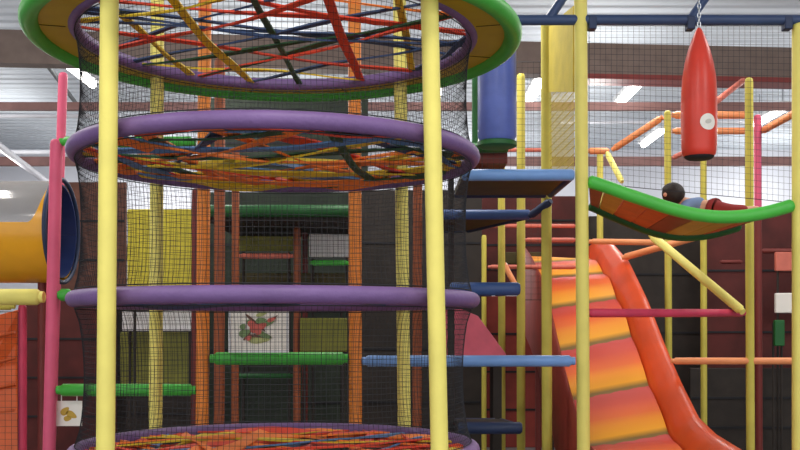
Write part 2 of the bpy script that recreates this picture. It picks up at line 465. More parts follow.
hb(362, 575, 361, 'blue_foam', .088, 'long light blue padded bar between orange post and tall yellow post')
hb(57, 196, 390, 'green_foam', .095, 'green padded bar low at left between pink post and orange post')
hb(-60, 44, 297, 'yellow_foam', .125, 'fat yellow padded bar ending at the pink post below the tube slide')
hb(58.5, 72, 295, 'green_foam', .095, 'short green stub on the pink post level with the middle ring')
hb(60, 196, 142, 'green_foam', .085, 'green padded bar above the tower left, from pink post behind upper ring')
hb(-60, 15, 306, 'olive_foam', .07, 'olive bar above the orange chute at far left', d=8.9)
# framed picture on the green bar
a = P(229,309,DP-.06); b = P(289,352.6,DP-.06); y0 = DP-.085
pic = thing('framed_picture', 'white framed picture of red blossoms and leaves standing on green padded bar', 'picture', ((a.x+b.x)/2, y0, b.z))
x0, x1, z0, z1 = a.x, b.x, b.z, a.z
bm = box(NB(), (x0+.015,y0+.006,z0+.015), (x1-.015,y0+.02,z1-.015)); pb = obj('picture_board', bm, 'white_print', pic, smooth=False)
bm = NB(); w = .018
for lo, hi in (((x0,y0-.006,z0),(x0+w,y0+.026,z1)), ((x1-w,y0-.006,z0),(x1,y0+.026,z1)), ((x0+w,y0-.006,z1-w),(x1-w,y0+.026,z1)), ((x0+w,y0-.006,z0),(x1-w,y0+.026,z0+w))): box(bm, lo, hi)
obj('frame', bm, 'white_plastic', pic, smooth=False, bevel=.003)
def leaf(bm, x, z, L, W, ang, y):
    pts = []
    for k in range(14):
        t = 2*PI*k/14; u = math.cos(t)*L/2; v = math.sin(t)*W/2*(1-.35*math.cos(t))
        pts.append(Vector((x+u*math.cos(ang)-v*math.sin(ang), y, z+u*math.sin(ang)+v*math.cos(ang))))
    prism(bm, pts, (0,.004,0))
def spot(fx, fy): return x0+(x1-x0)*fx, z1-(z1-z0)*fy
yy = y0+.002
def art(name, items, m):
    bm = NB()
    for k, (fx, fy, L, W, ang) in enumerate(items):
        x, z = spot(fx, fy); leaf(bm, x, z, L, W, ang, yy-.0006*k)
    obj(name, bm, m, pb, smooth=False)
yy = y0+.002; art('printed_leaves', [(.5,.70,.17,.06,0), (.55,.12,.09,.03,.3)], 'ink_olive')
yy = y0-.0005; art('printed_stems', [(.45,.32,.21,.022,-.72), (.6,.33,.24,.022,.55), (.33,.58,.12,.02,.9), (.5,.62,.16,.02,-.1)], 'ink_brown')
yy = y0-.004; art('printed_foliage', [(.27,.55,.09,.055,.4), (.36,.32,.06,.04,-.6), (.54,.26,.08,.04,.2), (.66,.32,.10,.04,.3), (.60,.60,.12,.04,-.35), (.24,.40,.05,.04,1)], 'ink_green')
yy = y0-.008; art('printed_blossoms', [(.46,.44,.10,.065,.2), (.40,.36,.08,.05,-.6), (.55,.40,.09,.05,.5), (.34,.66,.05,.035,.6), (.72,.24,.07,.03,.4), (.50,.50,.06,.05,1.2)], 'ink_red')
# little poster under the low green bar at left
a = P(56,401,DP+.05); b = P(82,426,DP+.05)
pp = thing('small_poster', 'small pale poster hanging under the low green bar at left', 'poster', ((a.x+b.x)/2, DP+.05, b.z))
bm = box(NB(), (a.x,DP+.05,b.z), (b.x,DP+.058,a.z)); obj('sheet', bm, 'white_print', pp, smooth=False)
bm = NB()
x0, x1, z0, z1 = a.x, b.x, b.z, a.z; 
for fx, fy, L, W, an in ((.35,.4,.08,.05,.8), (.6,.55,.09,.05,-.5), (.45,.7,.06,.04,.1)):
    x, z = spot(fx, fy); leaf(bm, x, z, L, W, an, DP+.047)
obj('printed_shapes', bm, 'plank_yellow', pp, smooth=False)
bm = NB()
for fx in (.2,.8):
    x, z = spot(fx, 0); tube(bm, [(x,DP+.054,z-.01),(x,DP+.054,CZ+(HY-390)*DP/F-.04)], .004, 6)
obj('hanging_tie', bm, 'white_plastic', pp)

# ------------------------------------------------------------------ right hand bays
post(580.5, 0, 583.5, DP, .10, 'yellow_foam', 'tall bright yellow padded post in front of the wavy slide', 'yellow frame posts', z_top=CZ+2.7)
post(799, 0, 799, DP, .105, 'yellow_foam', 'yellow padded post at the right edge where the bridge ends', 'yellow frame posts', z_top=CZ+(HY-25)*DP/F)
D2 = 9.0
post(546, 0, 547, D2, .092, 'olive_foam', 'slim yellow post under the back of the blue platforms', 'slim yellow posts', z_top=CZ+(HY-22)*D2/F)
post(521, 0, 521, 10.2, .085, 'olive_foam', 'slim yellow post right of the blue hanging bag', 'slim yellow posts', z_top=CZ+(HY-75)*10.2/F)
post(748.5, 0, 750.5, 9.1, .074, 'olive_foam', 'slim yellow post passing behind the bridge near its right end', 'slim yellow posts', z_top=CZ+(HY-78)*9.05/F)
post(667, 0, 669, 11.2, .076, 'olive_foam', 'slim yellow post under the corner of the orange sloping rail', 'slim yellow posts', z_top=CZ+(HY-112)*11.2/F)
post(703, 0, 704, 11.2, .07, 'olive_foam', 'slim yellow post directly below the red punching bag', 'slim yellow posts', z_top=CZ+(HY-112)*11.2/F)
post(757, 0, 759, 11.2, .08, 'pink_foam', 'pink post beside slim yellow post at right behind the net', 'pink posts', z_top=CZ+(HY-116)*11.2/F, split=(CZ+(HY-215)*11.2/F,'maroon_foam'))
post(600, 0, 600, 12.75, .08, 'olive_foam', 'short slim yellow post below the left end of orange sloping rail', 'slim yellow posts', z_top=CZ+(HY-150)*12.75/F)
post(484, 0, 484, 12.2, .06, 'olive_foam', 'thin yellow post just right of the tower netting', 'slim yellow posts', z_top=CZ+(HY-236)*12.2/F)
post(501, 0, 502, 10.8, .075, 'olive_foam', 'dull yellow post between the netted tower and blue platforms', 'slim yellow posts', z_top=CZ+(HY-150)*10.8/F)
# top bar with brackets and nets
zb = CZ+(HY-20)*DP/F
tb = thing('top_bar', 'dark blue overhead bar the bags and nets hang from', 'bar', tuple(P(470,20,DP)))
pA = P(470,20,DP); pB = P(574.6,20,DP); pC = P(587.4,20,DP); pD = P(860,20,DP)
bm = NB(); tube(bm, [pA, pD], .04, 16); obj('steel_tube', bm, 'steel_blue', tb)
for px in (548, 690):
    bm = NB(); q = P(px,20,DP); tube(bm, [q, q+Vector((.18,.0,.26))], .035, 12); obj('brace', bm, 'steel_blue', tb)
for px in (592, 690, 787):
    bm = NB(); q = P(px,25,DP-.0); box(bm, (q.x-.03,q.y-.045,q.z-.04), (q.x+.03,q.y+.045,q.z+.06)); obj('clamp', bm, 'navy', tb, smooth=False, bevel=.008)
ub = thing('overhead_rail', 'dark steel rail along the top edge above the blue bar', 'beam', tuple(P(470,-40,DP)))
bm = NB(); box(bm, tuple(P(440,-22,DP)+Vector((0,-.05,-.05))), tuple(P(860,-22,DP)+Vector((0,.05,.05)))); obj('rail', bm, 'steel_blue', ub, smooth=False)
for px in (470, 640, 790):
    q = P(px,-22,DP); bm = NB(); tube(bm, [q+Vector((0,0,.05)), Vector((q.x,q.y,CEIL))], .02, 10); obj('hanger_rod', bm, 'steel_blue', ub)
dn = DP+.07
net('safety_net', P(589,26,dn), P(795,26,dn), P(795,203,dn), P(589,183,dn), .043, .0013, 'large black safety net hanging above the green bridge', sag=.0)
net('safety_net', P(524,78,10.3), P(545,78,10.3), P(545,300,10.3), P(524,300,10.3), .06, .0016, 'narrow black net between the two slim yellow posts')
net('safety_net', P(482,170,9.4), P(545,170,9.4), P(545,62,9.4), P(482,62,9.4), .05, .0016, 'black net behind the blue hanging bag')
# yellow side panel from the front post back to the slim post
yp = thing('mesh_screen', 'yellow mesh side screen between the tall yellow post and slim post', 'screen', tuple(P(575,160,DP+.08)))
A = P(574.5,6,DP+.07); B = P(550,27,D2-.06)
zt1 = CZ+(HY-6)*A.y/F; zt2 = CZ+(HY-27)*B.y/F
zl1 = CZ+(HY-92)*A.y/F; zl2 = CZ+(HY-92)*B.y/F; zm = CZ+(HY-168)*DP/F
bm = NB(); prism(bm, [Vector((A.x,A.y,zt1)), Vector((B.x,B.y,zt2)), Vector((B.x,B.y,zl2)), Vector((A.x,A.y,zl1))], (-.012,-.004,0)); obj('fabric', bm, 'gold_net', yp, smooth=False)
bm = NB()
for i in range(1, 24):
    u = i/24; q = A.lerp(B, u); line(bm, [Vector((q.x,q.y,zl1+(zl2-zl1)*u)), Vector((q.x,q.y,zm))], .0035)
for j in range(1, 14):
    z = zm+(zl2-zm)*j/14; line(bm, [Vector((A.x,A.y,z)), Vector((B.x,B.y,z))], .004)
obj('mesh_cords', bm, 'gold_net', yp, smooth=False)

# blue platforms
def platform(name, p0, p1, depth, H, th, taper, label, pad='blue_foam', under='olive_board', leg=None):
    o = thing(name, label, 'platform', ((p0+p1)/2, depth[0], CZ+H), 'blue stepped platforms')
    z = CZ+H; d0, d1 = depth
    bm = NB(); prism(bm, [Vector((p0,d0+.05,z-.02)), Vector((p1-.03,d0+.05,z-.02)), Vector((p1-.03-taper,d1-.04,z-.02)), Vector((p0,d1-.04,z-.02))], (0,0,.05)); obj('deck_board', bm, under, o, smooth=False)
    bm = NB(); tube(bm, [(p0,d0,z), (p1,d0,z)], th/2, 16, round_ends=True); obj('front_pad', bm, pad, o)
    bm = NB(); tube(bm, [(p1-.02,d0+.06,z-.005), (p1-.02-taper,d1,z-.005)], th*.38, 12, round_ends=True); obj('side_pad', bm, 'navy', o)
    bm = NB(); tube(bm, [(p0,d1,z-.005), (p1-taper-.06,d1,z-.005)], th*.38, 12, round_ends=True); obj('rear_pad', bm, 'navy', o)
    if leg:
        bm = NB(); x_ = P(leg,0,(d0+d1)/2).x; tube(bm, [(x_,(d0+d1)/2,0),(x_,(d0+d1)/2,z-.02)], .03, 10); obj('support_leg', bm, 'dark_board', o)
    return o
platform('platform', P(462,0,DP).x, P(574,0,DP).x, (DP,8.88), (HY-175)*DP/F, .09, 0, 'highest blue platform beside the tall yellow post')
platform('platform', P(440,0,9.1).x, P(531,0,9.1).x, (9.15,10.5), (HY-214)*9.1/F, .09, .45, 'second highest blue platform tucked under the larger one', 'deep_blue', 'olive_board')
platform('platform', P(450,0,8.3).x, P(520,0,8.3).x, (8.3,8.8), (HY-289)*8.3/F, .11, .12, 'dark blue platform level with the middle purple ring', 'deep_blue', leg=451)
platform('platform', P(458,0,8.3).x, P(522,0,8.3).x, (8.3,8.85), (HY-428)*8.3/F, .10, .1, 'lowest dark blue platform near the bottom beside the tower', 'navy', 'dark_board', leg=464)
bar(P(530,216,9.1), P(551,201,8.92), .07, 'navy', 'dark slanting brace between the two upper blue platforms', name='platform_brace', cat='brace')

# hanging blue bag
c = P(497,0,DP); zt = CZ+(HY-38)*DP/F; zbm = CZ+(HY-145)*DP/F
bb = thing('hanging_bag', 'blue cylindrical padded bag hanging above the highest blue platform', 'punching bag', (c.x,DP,zbm))
bm = NB(); r = .148; lathe(bm, [(.05,zbm+.02),(r*.85,zbm+.022),(r,zbm+.06),(r,zt-.05),(r*.85,zt),(.03,zt+.01)], (c.x,DP,0), 32); obj('bag_body', bm, 'bag_blue', bb)
bm = NB(); lathe(bm, [(r*.9,zbm-.02),(r*1.03,zbm-.01),(r*1.03,zbm+.02),(r*.9,zbm+.03)], (c.x,DP,0), 32); obj('base_disc', bm, 'dark_green', bb)['label'] = 'green base disc'
bm = NB(); tube(bm, [(c.x,DP,zt), (c.x,DP,zb-.035)], .015, 8); obj('hanging_strap', bm, 'net_black', bb)

# red punching bag
q = P(699,0,7.55); d = 7.55
Z = lambda y: CZ+(HY-y)*d/F
rb = thing('punching_bag', 'red bullet shaped punching bag with round white sticker hanging on a chain', 'punching bag', (q.x,d,Z(158)))
prof = [(.05,Z(158.5)),(.10,Z(157.5)),(.122,Z(154)),(.128,Z(149)),(.132,Z(120)),(.130,Z(95)),(.122,Z(78)),(.104,Z(63)),(.080,Z(50)),(.054,Z(40)),(.030,Z(32)),(.012,Z(28))]
bm = NB(); lathe(bm, prof, (q.x,d,0), 36); obj('bag_body', bm, 'red_vinyl', rb)
bm = NB(); lathe(bm, [(.03,Z(159.8)),(.085,Z(159.5)),(.104,Z(157.8)),(.110,Z(156.4))], (q.x,d,0), 36); obj('base_pad', bm, 'net_black', rb)['label'] = 'dark bottom pad'
# sticker wrapped on the front of the bag
def wrap_disc(rad, lift, zc, ang0, R=.132):
    bm = NB(); cv = bm.verts.new((q.x+(R+lift)*math.sin(ang0), d-(R+lift)*math.cos(ang0), zc)); rings = []
    for k in (1,2,3):
        rr = rad*k/3; L = []
        for i in range(24):
            a = 2*PI*i/24; an = ang0+rr*math.cos(a)/R
            L.append(bm.verts.new((q.x+(R+lift)*math.sin(an), d-(R+lift)*math.cos(an), zc+rr*math.sin(a))))
        rings.append(L)
    for i in range(24):
        bm.faces.new((cv, rings[0][i], rings[0][(i+1)%24]))
        for A, B in zip(rings, rings[1:]): bm.faces.new((A[i], A[(i+1)%24], B[(i+1)%24], B[i]))
    return bm
stk = obj('sticker', wrap_disc(.060, .004, Z(125), .22), 'white_print', rb); stk['label'] = 'round white sticker'
bm = NB()
for ex, ez, L_, W_, an_ in ((.0,.002,.050,.034,.35),):
    vs_ = []
    for k_ in range(12):
        t_ = 2*PI*k_/12; u_ = math.cos(t_)*L_/2; v_ = math.sin(t_)*W_/2
        xx = ex+u_*math.cos(an_)-v_*math.sin(an_); zz = ez+u_*math.sin(an_)+v_*math.cos(an_); an2 = .22+xx/.132
        vs_.append(bm.verts.new((q.x+.1385*math.sin(an2), d-.1385*math.cos(an2), Z(125)+zz)))
    bm.faces.new(vs_)
obj('sticker_emblem', bm, 'ink_emblem', stk)['label'] = 'faint grey mark on the sticker'
bm = NB()
zc = Z(29); k = 0
while zc < Z(-24):
    pts = []
    for i in range(10):
        a = 2*PI*i/10; u, v = .011*math.cos(a), .022*math.sin(a)
        pts.append(Vector((q.x+(u if k%2 else 0), d+(0 if k%2 else u), zc+v)))
    tube(bm, pts, .0042, 6, closed=True); zc += .034; k += 1
obj('chain', bm, 'chain_steel', rb)
bm = NB(); tube(bm, [(q.x,d,zc-.02), (q.x,DP-.05,CZ+(HY+22)*DP/F)], .014, 8); obj('hook', bm, 'chain_steel', rb)

# ------------------------------------------------------------------ sagging bridge
br_pts = [(588,181),(604,186),(625,193.5),(650,202),(672,209),(696,214.5),(720,217),(745,216),(770,211.5),(793,205)]
near = [P(x,y,DP) for x, y in br_pts]
def smoothpts(p, n=4):
    out = []
    for i in range(len(p)-1):
        p0 = p[max(i-1,0)]; p1 = p[i]; p2 = p[i+1]; p3 = p[min(i+2,len(p)-1)]
        for k in range(n):
            t = k/n; out.append(.5*((2*p1)+(p2-p0)*t+(2*p0-5*p1+4*p2-p3)*t*t+(3*p1-p0-3*p2+p3)*t**3))
    out.append(p[-1]); return out
near = smoothpts(near)
BD = 1.22
nl = len(near)-1
far = [p+Vector((.24*(1-i/nl)**1.5,BD,0)) for i, p in enumerate(near)]
bg = thing('hanging_bridge', 'sagging bridge with thick green edges and coloured planks beneath the red bag', 'bridge', tuple(near[len(near)//2]))
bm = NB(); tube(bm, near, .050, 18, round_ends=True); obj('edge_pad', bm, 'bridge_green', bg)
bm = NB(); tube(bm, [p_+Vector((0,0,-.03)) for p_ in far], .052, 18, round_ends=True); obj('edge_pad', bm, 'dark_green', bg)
cols = ['plank_brown','plank_yellow','plank_orange','plank_orange','plank_brown','plank_yellow','plank_yellow','plank_orange','plank_brown']
nn = len(near)-1
for i, m in enumerate(cols):
    a = int(nn*i/len(cols)); b = int(nn*(i+1)/len(cols))
    bm = NB(); row = []
    for k in range(a, b+1):
        t = near[k]
        e = (.006 if k == a else -.006 if k == b else 0)
        row.append([bm.verts.new(t+Vector((e+(far[k].x-t.x)*y/BD,y,z))) for y, z in ((.045,-.035),(BD-.045,-.035),(BD-.045,-.005),(.045,-.005))])
    for A, B in zip(row, row[1:]):
        for k in range(4): bm.faces.new((A[k], A[(k+1)%4], B[(k+1)%4], B[k]))
    bm.faces.new(row[0]); bm.faces.new(row[-1][::-1])
    obj('deck_plank', bm, m, bg, smooth=False)['label'] = m.split('_')[1]+' deck plank'
def deck_z(x):
    for a, b in zip(near, near[1:]):
        if a.x <= x <= b.x: return a.z+(b.z-a.z)*(x-a.x)/(b.x-a.x)-.005
    return near[-1].z

# child crawling on the bridge
def skin_mesh(name, verts, edges, radii, m, parent, root=0, sub=2):
    me = bpy.data.meshes.new(name); me.from_pydata([tuple(v) for v in verts], edges, [])
    o = bpy.data.objects.new(name, me); COL.objects.link(o); o.parent = parent; o.matrix_parent_inverse = Matrix.Translation(-parent.location)
    o.modifiers.new('skin', 'SKIN'); sd = o.modifiers.new('sub', 'SUBSURF'); sd.levels = sub; sd.render_levels = sub
    for i, r in enumerate(radii):
        v = me.skin_vertices[0].data[i]; v.radius = r if isinstance(r, tuple) else (r, r); v.use_root = (i == root)
    o.modifiers['skin'].use_smooth_shade = True
    me.materials.append(MATS[m]); return o
cy = 8.36
hx = P(706,0,cy).x; sx = P(684,0,cy).x; kx = hx-.03
zd = deck_z
ch = thing('person', 'dark haired child in blue top and red trousers lying on the bridge', 'person', (hx, cy, zd(hx)))
zh = zd(hx)+.135; zs = zd(sx)+.125
V = []; E = []; Rr = []
def add(p, r, par=None):
    V.append(Vector(p)); Rr.append(r); i = len(V)-1
    if par is not None: E.append((par, i))
    return i
pel = add((hx,cy,zh), .086)
wai = add((hx-.11,cy,zh-.005), .068, pel)
chs = add((sx+.03,cy,zs+.01), .076, wai)
nek = add((sx-.045,cy,zs+.05), .034, chs)
hx0 = P(673,0,cy).x
hd0 = add((hx0+.02,cy,zs+.055), .060, nek)
hd1 = add((hx0,cy,zs+.09), .080, hd0)
hd2 = add((hx0-.008,cy,zs+.13), .064, hd1)
for s in (-1,1):
    sh = add((sx,cy+s*.085,zs), .036, chs)
    elb = add((sx-.05,cy+s*.13,zd(sx-.05)+.055), .028, sh)
    wr = add((sx-.15,cy+s*.10,zd(sx-.15)+.04), .019, elb)
    bx_ = sx-.185; bz_ = zd(bx_)
    pa = add((bx_,cy+s*.10,bz_+.034), .017, wr)
    for k in range(4):
        f1 = add((bx_-.03,cy+s*.10+(k-1.5)*.014,bz_+.034), .0065, pa)
        f2 = add((bx_-.03-(.022,.028,.026,.018)[k],cy+s*.10+(k-1.5)*.017,bz_+.034), .0055, f1)
    t1 = add((bx_-.005,cy+s*.10-s*.03,bz_+.032), .007, pa)
    t2 = add((bx_-.025,cy+s*.10-s*.042,bz_+.034), .006, t1)
    hp = add((hx+.03,cy+s*.06,zh-.02), .060, pel)
    kn = add((hx+.17,cy+s*.08,zd(hx+.17)+.075), .042, hp)
    an = add((hx+.33,cy+s*.08,zd(hx+.33)+.055), .028, kn)
    to = add((hx+.41,cy+s*.085,zd(hx+.41)+.045), .020, an)
skin_mesh('body', V, E, Rr, 'skin', ch, pel, 2)
def sub_skin(name, ids, m, grow):
    ids = list(ids); mp = {k: i for i, k in enumerate(ids)}
    ee = [(mp[a], mp[b]) for a, b in E if a in mp and b in mp]
    return skin_mesh(name, [V[i] for i in ids], ee, [Rr[i]+grow for i in ids], m, ch, 0, 2)
n_arm = 7
per = (len(V)-7)//2
s1, s2 = 7, 7+per
sub_skin('blue_top', [pel, wai, chs, s1, s1+1, s2, s2+1], 'shirt_blue', .012)
iL = per-4
tr_ = sub_skin('red_trousers', [pel, s1+iL, s1+iL+1, s1+iL+2, s2+iL, s2+iL+1, s2+iL+2], 'trouser_red', .022)
sm_ = tr_.modifiers.new('soften', 'SMOOTH'); sm_.factor = .6; sm_.iterations = 14
# hair over the crown and back of the head; the face looks along the bridge, away from the viewer
hc = Vector((hx0-.002,cy,zs+.10)); fd = Vector((-.6,.8,0)); sd = Vector((.8,.6,0)); bm = NB()
bmesh.ops.create_uvsphere(bm, u_segments=28, v_segments=20, radius=1)
for v in bm.verts:
    n = Vector(v.co); v.co = hc+Vector((n.x*.098, n.y*.098, n.z*.096))
kill = [f for f in bm.faces if (f.calc_center_median()-hc).dot(fd) > .040 and (f.calc_center_median()-hc).z < .045]
bmesh.ops.delete(bm, geom=kill, context='FACES')
obj('hair', bm, 'hair', ch)
def bead(name, c, r, m):
    bm = NB(); bmesh.ops.create_uvsphere(bm, u_segments=10, v_segments=8, radius=r, matrix=Matrix.Translation(c)); obj(name, bm, m, ch)
up = Vector((0,0,1))
for s_ in (-1,1):
    bead('eye', hc+fd*.076+sd*s_*.028+up*.0, .010, 'eye_dark')
    bead('ear', hc+sd*s_*.094-up*.012, .017, 'skin')
bead('nose', hc+fd*.086-up*.02, .011, 'skin')
a_ = hc+fd*.076-up*.043
bm = NB(); tube(bm, [a_-sd*.018-fd*.006, a_+fd*.002, a_+sd*.018-fd*.006], .005, 8); obj('mouth', bm, 'lip', ch)

ch.location.z += .02

# ------------------------------------------------------------------ wavy slide
prof = [(12.6,.86),(12.2,.84),(11.8,.74),(11.05,.50),(10.2,.05),(9.58,-.36),(9.0,-.70),(8.46,-.97),(8.0,-1.06),(7.3,-1.12)]
def sl_z(d):
    for (a, ha), (b, hb_) in zip(prof, prof[1:]):
        if b <= d <= a:
            t = (a-d)/(a-b); return ha+(hb_-ha)*t
    return prof[-1][1]
XL, XR = 1.53, 2.27
sl = thing('wavy_slide', 'wide wavy slide banded red orange and yellow with tall orange side', 'slide', (1.6,7.4,CZ-1.5))
N = 110; ds = [12.6-(12.6-7.3)*i/N for i in range(N+1)]
bm = NB(); rows = []
for d in ds:
    amp = .05 if 7.9 < d < 12.1 else 0
    r_ = []
    for j in range(13):
        x = XL+(XR-XL)*j/12
        ph = ((10.03-(d-.28*x))/.69) % 1
        w = math.sin(PI*ph)**.8*amp
        r_.append(bm.verts.new((x, d, CZ+sl_z(d)+w)))
    r_.append(bm.verts.new((XR, d, CZ+sl_z(d)-.1))); r_.append(bm.verts.new((XL, d, CZ+sl_z(d)-.1)))
    rows.append(r_)
for A, B in zip(rows, rows[1:]):
    n = len(A)
    for k in range(n): bm.faces.new((A[k], A[(k+1)%n], B[(k+1)%n], B[k]))
bm.faces.new(rows[0]); bm.faces.new(rows[-1][::-1])
obj('slide_bed', bm, 'slide_bands', sl)
def side(s, X):
    bm = NB(); rows = []
    for d in ds:
        zz = CZ+sl_z(d); zs_ = zz+.05
        fl = min(1, max(0, (8.6-d)/1.2))
        prof_ = [(0,-.12),(0,.0),(.055,.14-.02*fl),(.14,.215),(.185,.235-.0*fl),(.215,.225),(.225,.19),(.225,-.14)]
        rows.append([bm.verts.new((X+s*u, d, zz+v)) for u, v in prof_])
    for A, B in zip(rows, rows[1:]):
        n = len(A)
        for k in range(n): bm.faces.new((A[k], A[(k+1)%n], B[(k+1)%n], B[k]))
    bm.faces.new(rows[0]); bm.faces.new(rows[-1][::-1])
    obj('side_wall', bm, 'slide_side', sl)
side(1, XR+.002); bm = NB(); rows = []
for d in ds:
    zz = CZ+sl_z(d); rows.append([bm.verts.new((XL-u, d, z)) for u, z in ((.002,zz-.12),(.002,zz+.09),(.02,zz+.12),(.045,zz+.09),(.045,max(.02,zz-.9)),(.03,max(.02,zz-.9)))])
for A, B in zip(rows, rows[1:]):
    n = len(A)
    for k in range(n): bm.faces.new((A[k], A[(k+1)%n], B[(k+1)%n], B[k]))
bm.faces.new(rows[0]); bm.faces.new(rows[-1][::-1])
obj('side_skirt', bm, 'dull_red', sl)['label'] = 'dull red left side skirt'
for d in (12.0, 10.0, 8.4):
    for x in (XL+.1, XR-.1):
        z = CZ+sl_z(d)-.1
        bm = NB(); tube(bm, [(x,d,0),(x,d,z)], .035, 10); obj('support_leg', bm, 'maroon_foam', sl)
# pink wedge beside the tower
pw = thing('soft_wedge', 'pink triangular soft ramp just right of the netted tower', 'soft ramp', tuple(P(470,354,9.4)))
bm = NB(); prism(bm, [P(440,300,9.4), P(478,316,9.4), P(506,354,9.4), P(506,362,9.4), P(440,362,9.4)], (0,.45,0)); obj('vinyl_block', bm, 'pink_vinyl', pw, smooth=False, bevel=.006)
bm = NB(); 
for px in (446, 498): 
    p = P(px,362,9.4); box(bm, (p.x-.04,9.45,0), (p.x+.04,9.8,p.z))
obj('support_leg', bm, 'dark_board', pw, smooth=False)

# rails at right
G = 'orange rails of the far frame'
def rail(x0, y0, d0, x1, y1, d1, dia, m, label, g=G): return bar(P(x0,y0,d0), P(x1,y1,d1), dia, m, label, g, name='padded_rail', cat='rail')
rail(588,151,11.6, 609,151,11.6, .075, 'rail_orange', 'short level orange rail meeting the lower end of the sloping rail')
rail(612,150,11.6, 663,117,11.3, .075, 'rail_orange', 'orange rail sloping up to the slim yellow post left of the red bag')
rail(672,115,11.2, 752,115,11.2, .085, 'rail_orange', 'upper level orange rail passing behind the red bag')
rail(672,131,11.2, 752,131,11.2, .075, 'rail_orange', 'lower level orange rail passing behind the red bag')
rail(762,131,11.2, 806,107,10.4, .08, 'rail_orange', 'orange rail sloping up to the right edge from the pink post')
rail(708,108,11.4, 744,80,12.0, .07, 'salmon_rail', 'brownish diagonal rail behind the tip region of the red bag')
rail(607,153,11.4, 622,182,11.0, .065, 'yellow_foam', 'short pale yellow diagonal strut above the left of the bridge')
rail(672,158,11.2, 700,146,11.2, .055, 'salmon_rail', 'thin brown diagonal strut between two slim yellow posts')
rail(589,241.5,10.6, 660,242.5,10.6, .062, 'rail_orange', 'level orange rail just under the bridge at the slide top')
rail(622,258,11.0, 700,236,10.6, .075, 'rail_orange', 'orange rail rising from the slide top toward the bridge')
rail(651,235,9.7, 743,312,8.7, .082, 'yellow_foam', 'long yellow diagonal padded tube below the bridge', 'right side braces')
rail(587,313,DP+.05, 744,313,8.9, .068, 'rose_rail', 'dark pink level bar crossing in front of the slide side', 'right side braces')
rail(671,361,9.1, 860,361,9.1, .062, 'rail_orange', 'long level orange bar at lower right against the dark interior', 'right side braces')
rail(524,240,10.8, 577,240,10.8, .05, 'salmon_rail', 'upper of two thin salmon rails behind the slim yellow posts')
rail(488,267,11.2, 577,267,11.2, .05, 'salmon_rail', 'lower of two thin salmon rails behind the slim yellow posts')
rail(503,150,12.4, 545,150,12.4, .05, 'salmon_rail', 'thin salmon rail above the highest blue platform behind the posts')
rail(486,226,12.4, 577,226,12.4, .05, 'salmon_rail', 'thin salmon rail below the second blue platform')
rail(503,262,11.0, 518,290,10.8, .06, 'rail_orange', 'short orange diagonal strut left of the slim yellow post')
rail(720,262,11.9, 742,262,11.9, .05, 'maroon_foam', 'short dark red rail left of the slim post below bridge')
rail(760,251,11.9, 830,251,11.9, .06, 'maroon_foam', 'dark red rail above the white boards at the right edge')

# ------------------------------------------------------------------ interior behind: boards, posts, panels; the darkest boards stand in for shade
def panel(x0, y0, x1, y1, d, m, label, name='interior_board', th=.06, group='panels of the play frame', seams=0):
    a = P(x0,y0,d); b = P(x1,y1,d)
    if y1 >= 460: b.z = .0
    o = thing(name, label, 'board', ((a.x+b.x)/2, d, b.z), group)
    bm = box(NB(), (a.x,d,b.z), (b.x,d+th,a.z)); obj('pad', bm, m, o, smooth=False, bevel=.012)
    if b.z > .1:
        for fx in (.08, .92):
            bm = NB(); x = a.x+(b.x-a.x)*fx; tube(bm, [(x,d+th+.02,0),(x,d+th+.02,a.z-.03)], .014, 8); obj('support_post', bm, 'dark_board', o)
    if seams:
        for k in range(1, seams):
            bm = NB(); z = b.z+(a.z-b.z)*k/seams; box(bm, (a.x+.02,d-.012,z-.012), (b.x-.02,d,z+.012))
            obj('seam', bm, 'net_black', o, smooth=False)
    return o
panel(203, 98, 368, 188, 12.5, 'dark_green_board', 'dark stand-in for upper interior shade behind the plain purple ring with crossed straps', seams=4)
panel(690, 368, 830, 500, 12.2, 'dark_board', 'near black shade stand-in board at lower right under the long orange bar', seams=3)
panel(207, 192, 360, 500, 12.4, 'dark_green_board', 'dark green stand-in panel for interior shade behind the framed picture', seams=5)
panel(361, 190, 482, 500, 12.4, 'dark_board', 'near black stand-in panel for interior shade behind the right of the tower', seams=5)
panel(20, 300, 116, 500, 12.4, 'shaded_maroon', 'dark red interior panel behind the pink post at lower left', seams=4)
panel(112, 296, 206, 500, 12.6, 'dark_board', 'dark stand-in panel for interior shade behind the low green bar', seams=4)
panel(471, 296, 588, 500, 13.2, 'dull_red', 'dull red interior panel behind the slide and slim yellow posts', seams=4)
panel(478, 196, 588, 294, 13.6, 'shaded_maroon', 'dark red strip of interior board above the dull red one', seams=4)
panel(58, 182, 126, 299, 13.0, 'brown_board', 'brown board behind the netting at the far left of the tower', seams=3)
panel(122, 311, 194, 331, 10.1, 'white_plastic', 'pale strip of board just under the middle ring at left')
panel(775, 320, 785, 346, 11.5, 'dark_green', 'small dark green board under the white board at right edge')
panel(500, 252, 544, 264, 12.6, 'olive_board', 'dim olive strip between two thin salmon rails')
panel(589, 216, 705, 500, 13.0, 'dark_board', 'near black stand-in panel for interior shade behind the right side of the slide', seams=4)
panel(706, 209, 830, 500, 12.4, 'shaded_maroon', 'dark red interior panel at lower right below the bridge', seams=4)
panel(127, 209, 197, 296, 9.6, 'yellow_board', 'large yellow panel seen through the netting at left of the tower', seams=0)
panel(120, 332, 192, 386, 10.2, 'olive_dim', 'dull olive panel behind the low green bar at left', seams=0)
panel(300, 318, 347, 352, 10.4, 'olive_dim', 'small olive panel to the right of the framed picture')
panel(238, 236, 293, 251, 10.8, 'olive_dim', 'small olive board under the green deck left of the pale board')
panel(309, 234, 350, 257, 10.9, 'white_plastic', 'pale board glimpsed through the netting right of brown posts')
panel(238, 273, 350, 287, 11.1, 'olive_board', 'narrow dark olive board just above the middle ring')
